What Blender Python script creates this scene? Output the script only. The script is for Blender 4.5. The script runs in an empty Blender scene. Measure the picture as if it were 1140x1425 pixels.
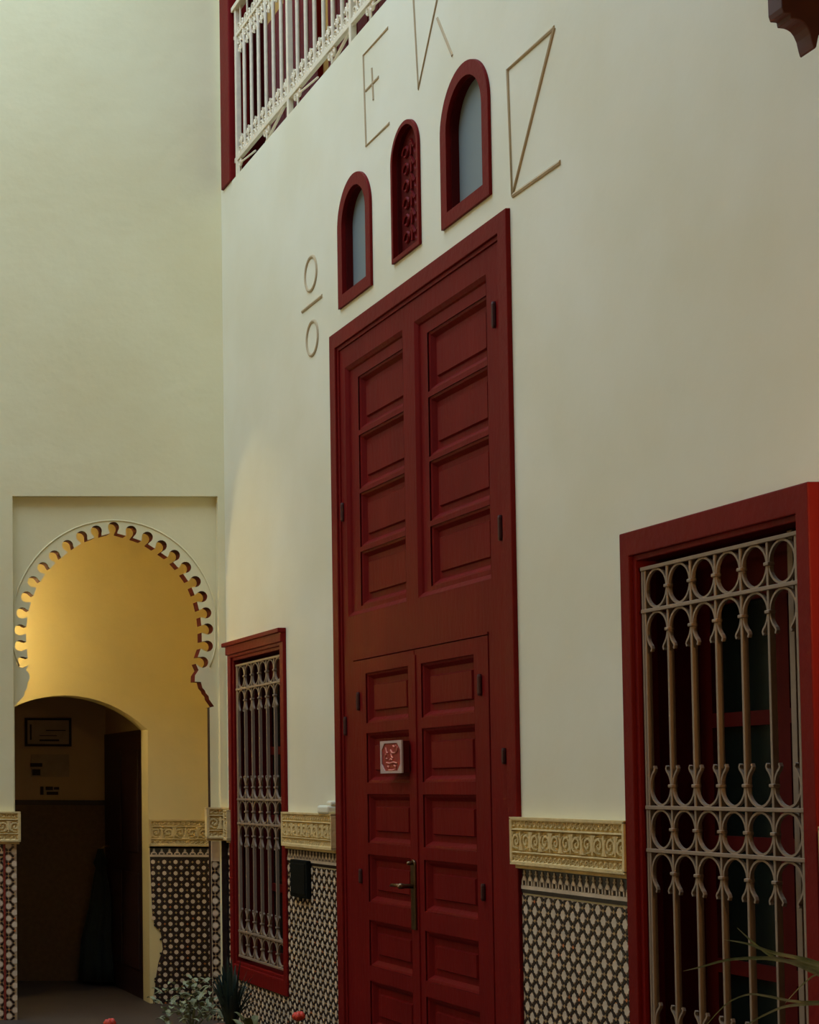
import bpy, math, random
import numpy as np
from mathutils import Vector
from mathutils.geometry import tessellate_polygon
random.seed(7)
S = bpy.context.scene
C = S.collection
PI = math.pi

# ------------------------------------------------------------------ camera
cd = bpy.data.cameras.new('camera')
cam = bpy.data.objects.new('camera', cd); C.objects.link(cam)
cd.sensor_fit = 'HORIZONTAL'; cd.sensor_width = 36.0
cd.lens = 2449.9 / 1140 * 36.0
cd.shift_x = 0.89883; cd.shift_y = 0.23481
cd.clip_start = 0.05; cd.clip_end = 100
def rmat(p, y, r):
    cp, sp, cy, sy, cr, sr = math.cos(p), math.sin(p), math.cos(y), math.sin(y), math.cos(r), math.sin(r)
    Ry = np.array([[cy, sy, 0], [-sy, cy, 0], [0, 0, 1]])
    Rp = np.array([[1, 0, 0], [0, cp, sp], [0, -sp, cp]])
    Rr = np.array([[cr, 0, sr], [0, 1, 0], [-sr, 0, cr]])
    return Rr @ Rp @ Ry
from mathutils import Matrix
_R = rmat(0.0480108577, 0.0217850098, 0.00423601118)
_r, _f, _u = _R[0], _R[1], _R[2]
cam.matrix_world = Matrix(((_r[0], _u[0], -_f[0], 0), (_r[1], _u[1], -_f[1], 0), (_r[2], _u[2], -_f[2], 0), (0, 0, 0, 1)))
S.camera = cam

# ------------------------------------------------------------------ world, light, exposure
W = bpy.data.worlds.new('sky'); S.world = W; W.use_nodes = True
bg = W.node_tree.nodes['Background']
bg.inputs['Color'].default_value = (0.56, 0.74, 1.0, 1); bg.inputs['Strength'].default_value = 4.9
S.view_settings.view_transform = 'Standard'; S.view_settings.look = 'None'
S.view_settings.gamma = 1; S.view_settings.use_curve_mapping = False
S.view_settings.exposure = 0.0
def point_light(name, loc, color, watts, r=0.06):
    l = bpy.data.lights.new(name, 'POINT'); l.color = color; l.energy = watts; l.shadow_soft_size = r
    o = bpy.data.objects.new(name, l); o.location = loc; C.objects.link(o); return o
TOP = 8.2
pl = bpy.data.lights.new('sky_portal', 'AREA'); pl.shape = 'RECTANGLE'; pl.size = 7.2; pl.size_y = 5.7
pl.cycles.is_portal = True
po = bpy.data.objects.new('sky_portal', pl); po.location = (-0.1, 8.8, TOP); C.objects.link(po)

# ------------------------------------------------------------------ materials
def lin(c):
    return tuple(((v / 255) / 12.92 if v / 255 <= 0.04045 else ((v / 255 + 0.055) / 1.055) ** 2.4) for v in c) + (1.0,)
MATS = {}
def mat(name, rgb, rough=0.6, var=0.06, scale=6.0, bump=0.0, bscale=40.0, metal=0.0, stretch=None, rgb2=None, spec=0.5):
    if name in MATS: return MATS[name]
    m = bpy.data.materials.new(name); m.use_nodes = True; nt = m.node_tree
    b = nt.nodes['Principled BSDF']; b.inputs['Roughness'].default_value = rough; b.inputs['Metallic'].default_value = metal
    b.inputs['Specular IOR Level'].default_value = spec
    tc = nt.nodes.new('ShaderNodeTexCoord'); src = tc.outputs['Object']
    if stretch:
        mp = nt.nodes.new('ShaderNodeMapping'); mp.inputs['Scale'].default_value = stretch
        nt.links.new(src, mp.inputs['Vector']); src = mp.outputs['Vector']
    n = nt.nodes.new('ShaderNodeTexNoise'); n.inputs['Scale'].default_value = scale; n.inputs['Detail'].default_value = 6
    nt.links.new(src, n.inputs['Vector'])
    r = nt.nodes.new('ShaderNodeValToRGB')
    c = lin(rgb); c2 = lin(rgb2) if rgb2 else tuple(min(1, v * (1 + var)) for v in c[:3]) + (1,)
    c1 = c if rgb2 else tuple(v * (1 - var) for v in c[:3]) + (1,)
    r.color_ramp.elements[0].position = 0.35; r.color_ramp.elements[0].color = c1
    r.color_ramp.elements[1].position = 0.65; r.color_ramp.elements[1].color = c2
    nt.links.new(n.outputs['Fac'], r.inputs['Fac']); nt.links.new(r.outputs['Color'], b.inputs['Base Color'])
    if bump:
        n2 = nt.nodes.new('ShaderNodeTexNoise'); n2.inputs['Scale'].default_value = bscale; n2.inputs['Detail'].default_value = 5
        nt.links.new(src, n2.inputs['Vector'])
        bp = nt.nodes.new('ShaderNodeBump'); bp.inputs['Strength'].default_value = bump; bp.inputs['Distance'].default_value = 0.02
        nt.links.new(n2.outputs['Fac'], bp.inputs['Height']); nt.links.new(bp.outputs['Normal'], b.inputs['Normal'])
    MATS[name] = m; return m
M_wall = mat('cream_plaster', (230, 227, 200), 0.85, 0.03, 1.3, 0.10, 7, rgb2=(223, 218, 186))
M_ochre = mat('ochre_plaster', (206, 168, 118), 0.85, 0.04, 1.2)  # tone chosen so the unseen walls tint the bounced light
M_back = mat('back_plaster', (230, 222, 178), 0.85, 0.03, 1.1, 0.2, 8, rgb2=(224, 214, 168))
M_alc = mat('alcove_plaster', (226, 208, 150), 0.85, 0.04, 2.0, 0.15, 10)
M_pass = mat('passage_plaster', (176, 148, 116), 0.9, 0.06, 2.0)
M_red = mat('red_paint', (112, 18, 17), 0.5, 0.06, 5, 0.12, 30, stretch=(1, 1, 0.3), rgb2=(104, 15, 15), spec=0.08)
M_red2 = mat('red_paint_frame', (110, 18, 16), 0.5, 0.06, 5, 0.12, 30, spec=0.1)
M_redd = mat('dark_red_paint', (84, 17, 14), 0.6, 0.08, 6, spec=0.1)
M_iron = mat('taupe_iron_paint', (142, 122, 100), 0.5, 0.06, 20)
M_rail = mat('cream_iron_paint', (226, 214, 184), 0.5, 0.06, 25)
M_frz = mat('carved_plaster', (216, 192, 132), 0.85, 0.1, 14, 0.2, 60)
M_letter = mat('tan_relief_plaster', (184, 164, 126), 0.85, 0.05, 8)
M_white = mat('zellige_white', (214, 196, 168), 0.35, 0.14, 9)
M_black = mat('zellige_black', (34, 24, 22), 0.3, 0.1, 9)
M_tan = mat('zellige_tan', (196, 160, 104), 0.35, 0.2, 9, rgb2=(170, 140, 96))
M_orange = mat('zellige_orange', (200, 116, 60), 0.35, 0.2, 9)
M_grout = mat('zellige_grout', (176, 152, 122), 0.8, 0.1, 30)
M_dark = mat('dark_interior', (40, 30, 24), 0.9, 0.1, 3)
M_doorw = mat('dark_wood', (44, 20, 16), 0.5, 0.1, 6)
M_floor = mat('floor_clay', (66, 54, 42), 0.6, 0.1, 4)
M_bronze = mat('aged_bronze', (110, 88, 64), 0.35, 0.1, 20, metal=1.0)
M_hinge = mat('hinge_red', (62, 14, 12), 0.5)
M_box = mat('blackened_metal', (14, 18, 14), 0.8, spec=0.1)
M_paper = mat('old_paper', (150, 132, 110), 0.9, 0.1, 12)
M_ink = mat('ink', (46, 34, 28), 0.9)
M_signw = mat('sign_white', (184, 158, 148), 0.5)
M_signr = mat('sign_red', (150, 40, 30), 0.5, 0.2, 30)
M_signi = mat('sign_pink', (214, 130, 112), 0.5)
M_cloth = mat('dark_green_cloth', (16, 28, 24), 0.9, 0.2, 10)
M_pot = mat('terracotta', (150, 84, 56), 0.8, 0.1, 10)
M_soil = mat('soil', (50, 36, 26), 1.0)
M_leafd = mat('leaf_dark', (34, 52, 42), 0.5, 0.2, 10)
M_leafp = mat('leaf_pale', (134, 138, 100), 0.6, 0.2, 10)
M_leafo = mat('leaf_olive', (96, 98, 52), 0.6, 0.2, 10)
M_leafg = mat('leaf_green', (120, 132, 84), 0.35, 0.25, 14, rgb2=(186, 184, 146))
M_flower = mat('flower_red', (200, 62, 36), 0.6, 0.2, 20)
M_creamp = mat('gallery_cream', (206, 190, 130), 0.8)
M_lampg = bpy.data.materials.new('lamp_glass'); M_lampg.use_nodes = True
_b = M_lampg.node_tree.nodes['Principled BSDF']; _b.inputs['Base Color'].default_value = (1, .8, .45, 1)
_b.inputs['Emission Color'].default_value = (1, .7, .3, 1); _b.inputs['Emission Strength'].default_value = 4
def glass(name, rgb, rough, alpha_mix, spec=0.5):
    m = bpy.data.materials.new(name); m.use_nodes = True; nt = m.node_tree
    b = nt.nodes['Principled BSDF']; b.inputs['Base Color'].default_value = lin(rgb); b.inputs['Roughness'].default_value = rough
    b.inputs['Transmission Weight'].default_value = alpha_mix; b.inputs['IOR'].default_value = 1.45
    tc = nt.nodes.new('ShaderNodeTexCoord'); n = nt.nodes.new('ShaderNodeTexNoise'); n.inputs['Scale'].default_value = 3
    nt.links.new(tc.outputs['Object'], n.inputs['Vector'])
    bp = nt.nodes.new('ShaderNodeBump'); bp.inputs['Strength'].default_value = 0.05
    nt.links.new(n.outputs['Fac'], bp.inputs['Height']); nt.links.new(bp.outputs['Normal'], b.inputs['Normal'])
    return m
M_glass = glass('window_glass', (70, 92, 80), 0.2, 0.9)
M_frost = glass('frosted_glass', (118, 130, 130), 0.45, 0.0)

# ------------------------------------------------------------------ builders
class MB:
    def __init__(s): s.v = []; s.f = []; s.m = []
    def add(s, vs, fs, mi=0):
        o = len(s.v); s.v += [tuple(p) for p in vs]
        for f in fs: s.f.append([i + o for i in f]); s.m.append(mi)
        return s
    def box(s, x0, x1, y0, y1, z0, z1, mi=0):
        x0, x1 = min(x0, x1), max(x0, x1); y0, y1 = min(y0, y1), max(y0, y1); z0, z1 = min(z0, z1), max(z0, z1)
        vs = [(x, y, z) for x in (x0, x1) for y in (y0, y1) for z in (z0, z1)]
        return s.add(vs, [(0, 1, 3, 2), (4, 6, 7, 5), (0, 4, 5, 1), (2, 3, 7, 6), (0, 2, 6, 4), (1, 5, 7, 3)], mi)
    def plate(s, outer, holes, fn, d0, d1, mi=0, mi_side=None):
        """polygon (a,b) with holes, extruded between depths d0 (front) and d1; fn(a,b,d)->xyz"""
        if mi_side is None: mi_side = mi
        loops = [outer] + list(holes)
        tri = tessellate_polygon([[Vector((a, b, 0)) for a, b in L] for L in loops])
        flat = [p for L in loops for p in L]; n = len(flat); o = len(s.v)
        s.v += [fn(a, b, d0) for a, b in flat] + [fn(a, b, d1) for a, b in flat]
        for t in tri:
            s.f.append([o + t[0], o + t[1], o + t[2]]); s.m.append(mi)
            s.f.append([o + n + t[2], o + n + t[1], o + n + t[0]]); s.m.append(mi)
        k = 0
        for L in loops:
            m = len(L)
            for i in range(m):
                j = (i + 1) % m
                s.f.append([o + k + i, o + k + j, o + n + k + j, o + n + k + i]); s.m.append(mi_side)
            k += m
        return s
    def prism(s, poly, fn, d0, d1, mi=0):
        n = len(poly)
        vs = [fn(a, b, d0) for a, b in poly] + [fn(a, b, d1) for a, b in poly]
        fs = [list(range(n)), list(range(2 * n - 1, n - 1, -1))] + [[i, (i + 1) % n, n + (i + 1) % n, n + i] for i in range(n)]
        return s.add(vs, fs, mi)
    def tube(s, pts, r, n=8, mi=0, closed=False, radii=None, flat=1.0):
        pts = [Vector(p) for p in pts]; N = len(pts); o = len(s.v)
        up = Vector((0, 0, 1)); prev = None
        for i, p in enumerate(pts):
            if closed: t = pts[(i + 1) % N] - pts[i - 1]
            else: t = pts[min(i + 1, N - 1)] - pts[max(i - 1, 0)]
            t.normalize()
            if prev is None:
                a = up if abs(t.z) < 0.9 else Vector((1, 0, 0)); u = t.cross(a).normalized()
            else:
                u = (prev - t * prev.dot(t)); u = u.normalized() if u.length > 1e-6 else t.cross(up).normalized()
            prev = u; w = t.cross(u); rr = radii[i] if radii else r
            for k in range(n):
                a = 2 * PI * k / n; q = p + u * (rr * math.cos(a)) + w * (rr * flat * math.sin(a)); s.v.append(tuple(q))
        for i in range(N if closed else N - 1):
            j = (i + 1) % N
            for k in range(n):
                s.f.append([o + i * n + k, o + i * n + (k + 1) % n, o + j * n + (k + 1) % n, o + j * n + k]); s.m.append(mi)
        if not closed:
            s.f.append([o + k for k in range(n)][::-1]); s.m.append(mi)
            s.f.append([o + (N - 1) * n + k for k in range(n)]); s.m.append(mi)
        return s
    def lathe(s, prof, c, axis='z', n=16, mi=0):
        o = len(s.v)
        for r, h in prof:
            for k in range(n):
                a = 2 * PI * k / n
                if axis == 'z': s.v.append((c[0] + r * math.cos(a), c[1] + r * math.sin(a), c[2] + h))
                else: s.v.append((c[0] + h, c[1] + r * math.cos(a), c[2] + r * math.sin(a)))
        for i in range(len(prof) - 1):
            for k in range(n):
                s.f.append([o + i * n + k, o + i * n + (k + 1) % n, o + (i + 1) * n + (k + 1) % n, o + (i + 1) * n + k]); s.m.append(mi)
        s.f.append([o + k for k in range(n)][::-1]); s.m.append(mi)
        s.f.append([o + (len(prof) - 1) * n + k for k in range(n)]); s.m.append(mi)
        return s
    def build(s, name, mats, parent=None, smooth=False, bevel=0, kind=None, label=None, recalc=True):
        off = Vector((0, 0, 0)); p = parent
        while p is not None: off += p.location; p = p.parent
        me = bpy.data.meshes.new(name)
        me.from_pydata([(v[0] - off.x, v[1] - off.y, v[2] - off.z) for v in s.v], [], s.f)
        for m in (mats if isinstance(mats, (list, tuple)) else [mats]): me.materials.append(m)
        me.polygons.foreach_set('material_index', s.m)
        if recalc:
            import bmesh
            bm = bmesh.new(); bm.from_mesh(me); bmesh.ops.recalc_face_normals(bm, faces=bm.faces); bm.to_mesh(me); bm.free()
        if smooth: me.polygons.foreach_set('use_smooth', [True] * len(me.polygons))
        me.update()
        o = bpy.data.objects.new(name, me); C.objects.link(o)
        if parent: o.parent = parent
        if bevel:
            b = o.modifiers.new('bevel', 'BEVEL'); b.width = bevel; b.segments = 2; b.limit_method = 'ANGLE'
        if kind: o['kind'] = kind
        if label: o['label'] = label
        return o
def tag(o, label, cat, group=None, kind=None):
    o['label'] = label; o['category'] = cat
    if group: o['group'] = group
    if kind: o['kind'] = kind
    return o
def thing(name, loc, label, cat, group=None, kind=None):
    o = bpy.data.objects.new(name, None); o.location = loc; C.objects.link(o); o.empty_display_size = 0.1
    return tag(o, label, cat, group, kind)
def dup(o, parent, dy=0.0, dz=0.0, dx=0.0):
    c = o.copy(); C.objects.link(c); c.parent = parent
    c.location = (o.location.x + dx, o.location.y + dy, o.location.z + dz); return c
RW = lambda a, b, d: (d, a, b)      # right wall plane: a = y, b = z, d = x
BW = lambda a, b, d: (a, d, b)      # back wall plane:  a = x, b = z, d = y
def rect(a0, a1, b0, b1): return [(a0, b0), (a1, b0), (a1, b1), (a0, b1)]
def arch(a0, a1, b0, top, n=20):
    c = (a0 + a1) / 2; r = abs(a1 - a0) / 2; h = top - r if top - r > b0 else b0; ry = top - h
    return [(a0, b0), (a1, b0)] + [(c + r * math.cos(PI * i / n), h + ry * math.sin(PI * i / n)) for i in range(n + 1)][0:] 

XW = 3.39; FL = -1.5; YB = 11.65
# ------------------------------------------------------------------ floor and outer shell
mb = MB().box(-3.6, 3.9, -3.9, 14.3, FL - 0.2, FL); fl = mb.build('floor', M_floor); fl['kind'] = 'structure'; tag(fl, 'brown clay floor of the courtyard and passage', 'floor')
mb = MB().box(-3.8, -3.6, -3.9, 16, FL, TOP); o = mb.build('wall_left', M_ochre); tag(o, 'unseen courtyard wall facing the great door, ochre to warm the bounced light', 'wall', kind='structure')
mb = MB().box(-3.8, 4.0, -4.1, 5.9, TOP, TOP + .15); o = mb.build('ceiling_sky_blocker', M_wall); tag(o, 'added unseen roof slab blocking sky light over the near half of the courtyard', 'ceiling', kind='structure')  # added out of view to keep sky light off the near walls
mb = MB().box(-3.8, 4.0, -4.1, -3.9, FL, TOP); o = mb.build('wall_front', M_ochre); tag(o, 'unseen courtyard wall behind the viewpoint, ochre to warm the bounced light', 'wall', kind='structure')

# ------------------------------------------------------------------ right wall
G0, G1, GZ0, GZ1 = 6.9, 11.60, 3.985, 6.3
arches = [(9.00, 9.47, 2.60, 3.262), (8.38, 8.72, 2.62, 3.28), (7.62, 8.125, 2.60, 3.285)]  # right wall positions, here and below, back-projected from image pixels
wall_holes = [rect(7.50, 9.60, FL + 0.001, 2.47), rect(5.47, 6.50, -1.17, 0.92), rect(10.50, 11.50, -1.17, 0.92), rect(G0, G1, GZ0, GZ1)]
for a0, a1, b0, t in arches: wall_holes.append(arch(a0 + .02, a1 - .02, b0 + .02, t - .02)[0:2] + arch(a0 + .02, a1 - .02, b0 + .02, t - .02)[2:])
mb = MB().plate(rect(-3.9, YB, FL, TOP), wall_holes, RW, XW, XW + 0.28)
wr = mb.build('wall_right', M_wall); tag(wr, 'cream plaster courtyard wall holding the great red door', 'wall', kind='structure')

# relief symbols on the wall
def strokes(name, lines, label, r=0.012):
    m = MB()
    for L, closed in lines:
        m.tube([(XW + r * .3, a, b) for a, b in L], r, 8, closed=closed, flat=1.0)
    return m.build(name, M_letter, wr, label=label)
def ell(cy, cz, ry, rz, n=28): return [(cy + ry * math.cos(2 * PI * i / n), cz + rz * math.sin(2 * PI * i / n)) for i in range(n)]
K = XW / 3.37  # factor that scales symbol points about the camera onto the wall face
def sc(L): return [(a * K, b * K) for a, b in L]
strokes('carved_letter', [(sc(ell(9.867, 2.915, 0.095, 0.095)), True), (sc([(10.02, 2.74), (9.69, 2.74)]), False), (sc(ell(9.857, 2.545, 0.092, 0.095)), True)], 'relief symbol of two rings split by a bar')
strokes('carved_letter', [(sc([(8.70, 3.815), (9.033, 3.815), (9.012, 3.33), (8.70, 3.33)]), False), (sc([(8.92, 3.70), (8.905, 3.53)]), False), (sc([(9.01, 3.618), (8.83, 3.618)]), False)], 'relief symbol of an open bracket with a small cross', 0.009)
strokes('carved_letter', [(sc([(8.39, 3.93), (8.337, 3.357), (8.03, 3.80), (8.03, 3.93)]), False), (sc([(8.11, 3.60), (7.953, 3.356)]), False)], 'relief symbol of a vee with a short side stroke', 0.009)
strokes('carved_letter', [(sc([(6.992, 3.063), (7.407, 3.063), (7.382, 2.512), (6.992, 3.063)]), False), (sc([(7.382, 2.512), (6.965, 2.505)]), False)], 'relief symbol of a triangle with a foot stroke', 0.012)

# three small arched windows
def arched(i, a0, a1, b0, top, label, kind):
    w = thing('window_%d' % i, (XW, (a0 + a1) / 2, b0), label, 'window', kind='structure')
    b = 0.065 if kind == 'glass' else 0.022
    fr = MB().plate(arch(a0, a1, b0, top, 28), [arch(a0 + b, a1 - b, b0 + b, top - b, 28)], RW, XW - 0.014, XW + 0.01)
    fr.build('window_frame', M_red2, w, bevel=0.003)
    dep = 0.045 if kind == 'glass' else 0.03
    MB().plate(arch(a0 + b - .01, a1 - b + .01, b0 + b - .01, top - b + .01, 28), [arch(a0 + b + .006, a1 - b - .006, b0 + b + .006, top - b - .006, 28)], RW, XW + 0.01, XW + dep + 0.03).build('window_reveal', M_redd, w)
    ip = arch(a0 + b, a1 - b, b0 + b, top - b, 28)
    if kind == 'glass':
        MB().prism(ip, RW, XW + dep, XW + dep + 0.006).build('window_pane', M_frost, w)
    else:
        MB().prism(ip, RW, XW + dep, XW + dep + 0.012).build('carved_backing', M_redd, w)
        g = MB(); cy = (a0 + a1) / 2
        for zz in np.arange(b0 + 0.08, top - 0.1, 0.085):
            for sgn in (-1, 1):
                p = []; zz += .02 * (sgn > 0)
                for t in range(16):
                    a = t / 15 * 1.75 * PI; r = 0.038 * (1 - 0.6 * t / 15)
                    p.append((XW + dep - 0.004, cy + sgn * (0.068 + r * math.cos(a)), zz + r * math.sin(a)))
                g.tube(p, 0.008, 5)
            g.tube([(XW + dep - .004, cy - .03, zz), (XW + dep - .004, cy, zz + .045), (XW + dep - .004, cy + .03, zz)], 0.008, 5)
            g.tube([(XW + dep - .004, cy, zz - .03), (XW + dep - .004, cy, zz + .03)], 0.009, 5)
        g.build('carved_tracery', M_red, w)
arched(3, *arches[0], 'left arched window over the great door with frosted grey pane', 'glass')
arched(4, *arches[1], 'middle arched niche over the great door filled with red carved tracery', 'carved')
arched(5, *arches[2], 'right and largest arched window over the great door with frosted grey pane', 'glass')

# ------------------------------------------------------------------ great door
door = thing('door_1', (XW, 8.53, FL), 'tall red panelled double door with a smaller wicket door set in it', 'door', kind='structure')
XC = 3.37
def frame_u(a0, a1, b0, b1, w): return [(a0, b0), (a0 + w, b0), (a0 + w, b1 - w), (a1 - w, b1 - w), (a1 - w, b0), (a1, b0), (a1, b1), (a0, b1)]
MB().prism(frame_u(7.455, 9.60, FL, 2.485, 0.085), RW, XC, XW + 0.10).build('door_casing', M_red2, door, bevel=0.004)
MB().prism(frame_u(7.535, 9.52, FL, 2.405, 0.025), RW, XC + 0.012, XW + 0.10).build('casing_moulding', M_red2, door, bevel=0.003)
XL = 3.39
Lc = (8.635, 9.42); Rc = (7.70, 8.49); cz = (0.93, 2.27)
wick = (7.735, 9.355, FL + 0.01, 0.692)
leaf = MB().plate(rect(7.56, 9.495, FL + 0.01, 2.38), [rect(Lc[0], Lc[1], *cz), rect(Rc[0], Rc[1], *cz), rect(wick[0], wick[1], wick[2] + .002, wick[3])], RW, XL, XL + 0.06)
leafo = leaf.build('door_leaf', M_red, door, bevel=0.002)
# chamfered ring from rect A at depth dA to rect B at depth dB
def ring(mb, A, dA, B, dB):
    vs = [(dA, a, b) for a, b in rect(*A)] + [(dB, a, b) for a, b in rect(*B)]
    mb.add(vs, [[i, (i + 1) % 4, 4 + (i + 1) % 4, 4 + i] for i in range(4)])
def ins(R, d): return (R[0] + d, R[1] - d, R[2] + d, R[3] - d)
def panel(name, R, X, parent, wide=0.06):
    m = MB()
    seq = [(0, X), (0.0, X + 0.006), (0.012, X + 0.010), (0.030, X + 0.030), (wide, X + 0.030), (wide + 0.006, X + 0.018)]
    for (i0, d0), (i1, d1) in zip(seq[:-1], seq[1:]): ring(m, ins(R, i0), d0, ins(R, i1), d1)
    B = ins(R, seq[-1][0]); m.add([(seq[-1][1], a, b) for a, b in rect(*B)], [(0, 1, 2, 3)])
    return m.build(name, M_red, parent)
zc = [2.05, 1.738, 1.43, 1.12]
for (c0, c1), (p0, p1) in ((Lc, (8.66, 9.285)), (Rc, (7.725, 8.385))):
    m = MB(); R = (c0, c1, cz[0], cz[1])
    ring(m, R, XL, ins(R, 0.018), XL + 0.012); ring(m, ins(R, 0.018), XL + 0.012, ins(R, 0.024), XL + 0.020)
    B = ins(R, 0.024)
    hs = [rect(max(p0, B[0] + .004), min(p1, B[1] - .06), z - 0.145, z + 0.140) for z in zc]
    m.plate(rect(*B), hs, RW, XL + 0.020, XL + 0.05)
    col = m.build('panel_column', M_red, leafo)
    for h in hs: panel('raised_panel', (h[0][0], h[2][0], h[0][1], h[2][1]), XL + 0.020, leafo, 0.058)
# shallow groove strip between the leaves below the columns
for (y, z0, z1) in ((7.615, 2.01, 2.125), (7.59, 1.08, 1.19), (7.595, 0.12, 0.19), (9.47, 1.45, 1.55), (9.47, 0.3, 0.4)):
    MB().lathe([(0.008, z0 - z1), (0.011, z0 - z1 + .01), (0.011, -.01), (0.008, 0)], (XL - 0.006, y, z1), n=8).build('door_hinge', M_hinge, leafo)
wr_rows = [(0.355, 0.612), (0.048, 0.302), (-0.262, -0.012), (-0.565, -0.322), (-0.892, -0.658), (-1.205, -0.968)]
YM = 8.545
for nm, (a0, a1), (p0, p1), lab in (('wicket_door', (YM + .003, wick[1] - .004), (8.625, 9.176), 'left leaf'), ('wicket_door', (wick[0] + .004, YM - .003), (7.885, 8.465), 'right leaf')):
    w = MB().plate(rect(a0, a1, wick[2] + .006, wick[3] - .006), [rect(p0, p1, z0, z1) for z0, z1 in wr_rows], RW, XL - 0.003, XL + 0.05).build(nm, M_red, door, bevel=0.002)
    for z0, z1 in wr_rows: panel('raised_panel', (p0, p1, z0, z1), XL - 0.003, w, 0.06)
    hy = 9.27 if a1 > 9 else 7.812
    for zz in ((0.425, 0.52), (-0.475, -0.40)):
        MB().lathe([(0.008, zz[0] - zz[1]), (0.011, zz[0] - zz[1] + .01), (0.011, -.01), (0.008, 0)], (XL - 0.010, hy, zz[1]), n=8).build('door_hinge', M_hinge, w)
    if a1 < 9:
        wk = w
# weather strip over the wicket
MB().box(XL - 0.006, XL + 0.01, 7.735, 9.35, 0.690, 0.70).build('wicket_drip_edge', M_red, door)
MB().box(XL - 0.009, XL + 0.01, YM - .022, YM + .022, FL + .03, 0.66).build('meeting_strip', M_red, door, bevel=0.003)
# handle plate and lever
hp = MB(); hy = 8.565
n = 10
prof = [(hy - .026, -0.66), (hy + .026, -0.66), (hy + .026, -0.35)] + [(hy + .026 * math.cos(PI * i / n), -0.35 + .026 * math.sin(PI * i / n)) for i in range(1, n)] + [(hy - .026, -0.35)]
hp.prism(prof, RW, XL - 0.020, XL - 0.009)
hpo = hp.build('handle_plate', M_bronze, door, bevel=0.003)
MB().lathe([(0.0, -.075), (0.013, -.068), (0.015, -.055), (0.011, -.04), (0.011, 0.0)], (XL - 0.018, hy, -0.452), 'x', 14).build('handle_boss', M_bronze, hpo, smooth=True)
MB().tube([(XL - 0.08, hy, -0.452), (XL - 0.082, hy + .05, -0.450), (XL - 0.080, hy + .10, -0.452), (XL - 0.072, hy + .135, -0.458)], 0.009, 8, radii=[.011, .008, .008, .006]).build('door_lever', M_bronze, hpo, smooth=True)
MB().lathe([(0.0, -.03), (0.009, -.026), (0.010, -.014), (0.006, 0.0)], (XL - 0.018, hy - .004, -0.342), 'x', 12).build('latch_knob', M_bronze, hpo, smooth=True)
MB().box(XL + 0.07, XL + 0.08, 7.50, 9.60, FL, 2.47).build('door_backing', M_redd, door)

# small framed sign hung on the wicket
XS = XL - 0.045
sg = thing('door_sign', (XS, 8.855, 0.09), 'small white framed sign with pale script on red hung on the left wicket leaf', 'sign')
s0, s1, t0, t1 = 8.635, 8.895, 0.092, 0.252
s0, s1 = 8.60, 8.872
MB().box(XS + 0.004, XS + 0.036, s0 + .004, s1 - .004, t0 + .004, t1 - .004).build('sign_back', M_redd, sg)
c = 0.03
octo = [(s0 + .018, t0 + .045), (s0 + .055, t0 + .012), (s1 - .055, t0 + .012), (s1 - .018, t0 + .045), (s1 - .018, t1 - .045), (s1 - .055, t1 - .012), (s0 + .055, t1 - .012), (s0 + .018, t1 - .045)]
MB().plate(rect(s0, s1, t0, t1), [octo], RW, XS - 0.004, XS + 0.004).build('sign_border', M_signw, sg)
MB().prism(octo, RW, XS, XS + 0.004).build('sign_field', M_signr, sg)
ms = MB()
def st(L, r=.0045): ms.tube([(XS - 0.002, s1 - a * (s1 - s0), t0 + b * (t1 - t0)) for a, b in L], r, 5)
st([(.26, .80), (.30, .66), (.36, .62)]); st([(.48, .72), (.56, .62), (.70, .62), (.78, .70), (.80, .80)]); st([(.60, .84), (.66, .80), (.74, .84)])
st([(.50, .60), (.54, .50), (.60, .46)]); st([(.24, .42), (.28, .46), (.34, .44)]); st([(.42, .40), (.50, .44), (.56, .40)])
st([(.28, .33), (.45, .30), (.62, .34), (.78, .30)]); st([(.34, .22), (.40, .18)]); st([(.64, .24), (.72, .20), (.70, .14)]); st([(.38, .10), (.55, .09), (.68, .11)]); st([(.20, .5), (.24, .6)])
ms.build('sign_script', M_signi, sg)

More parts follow.
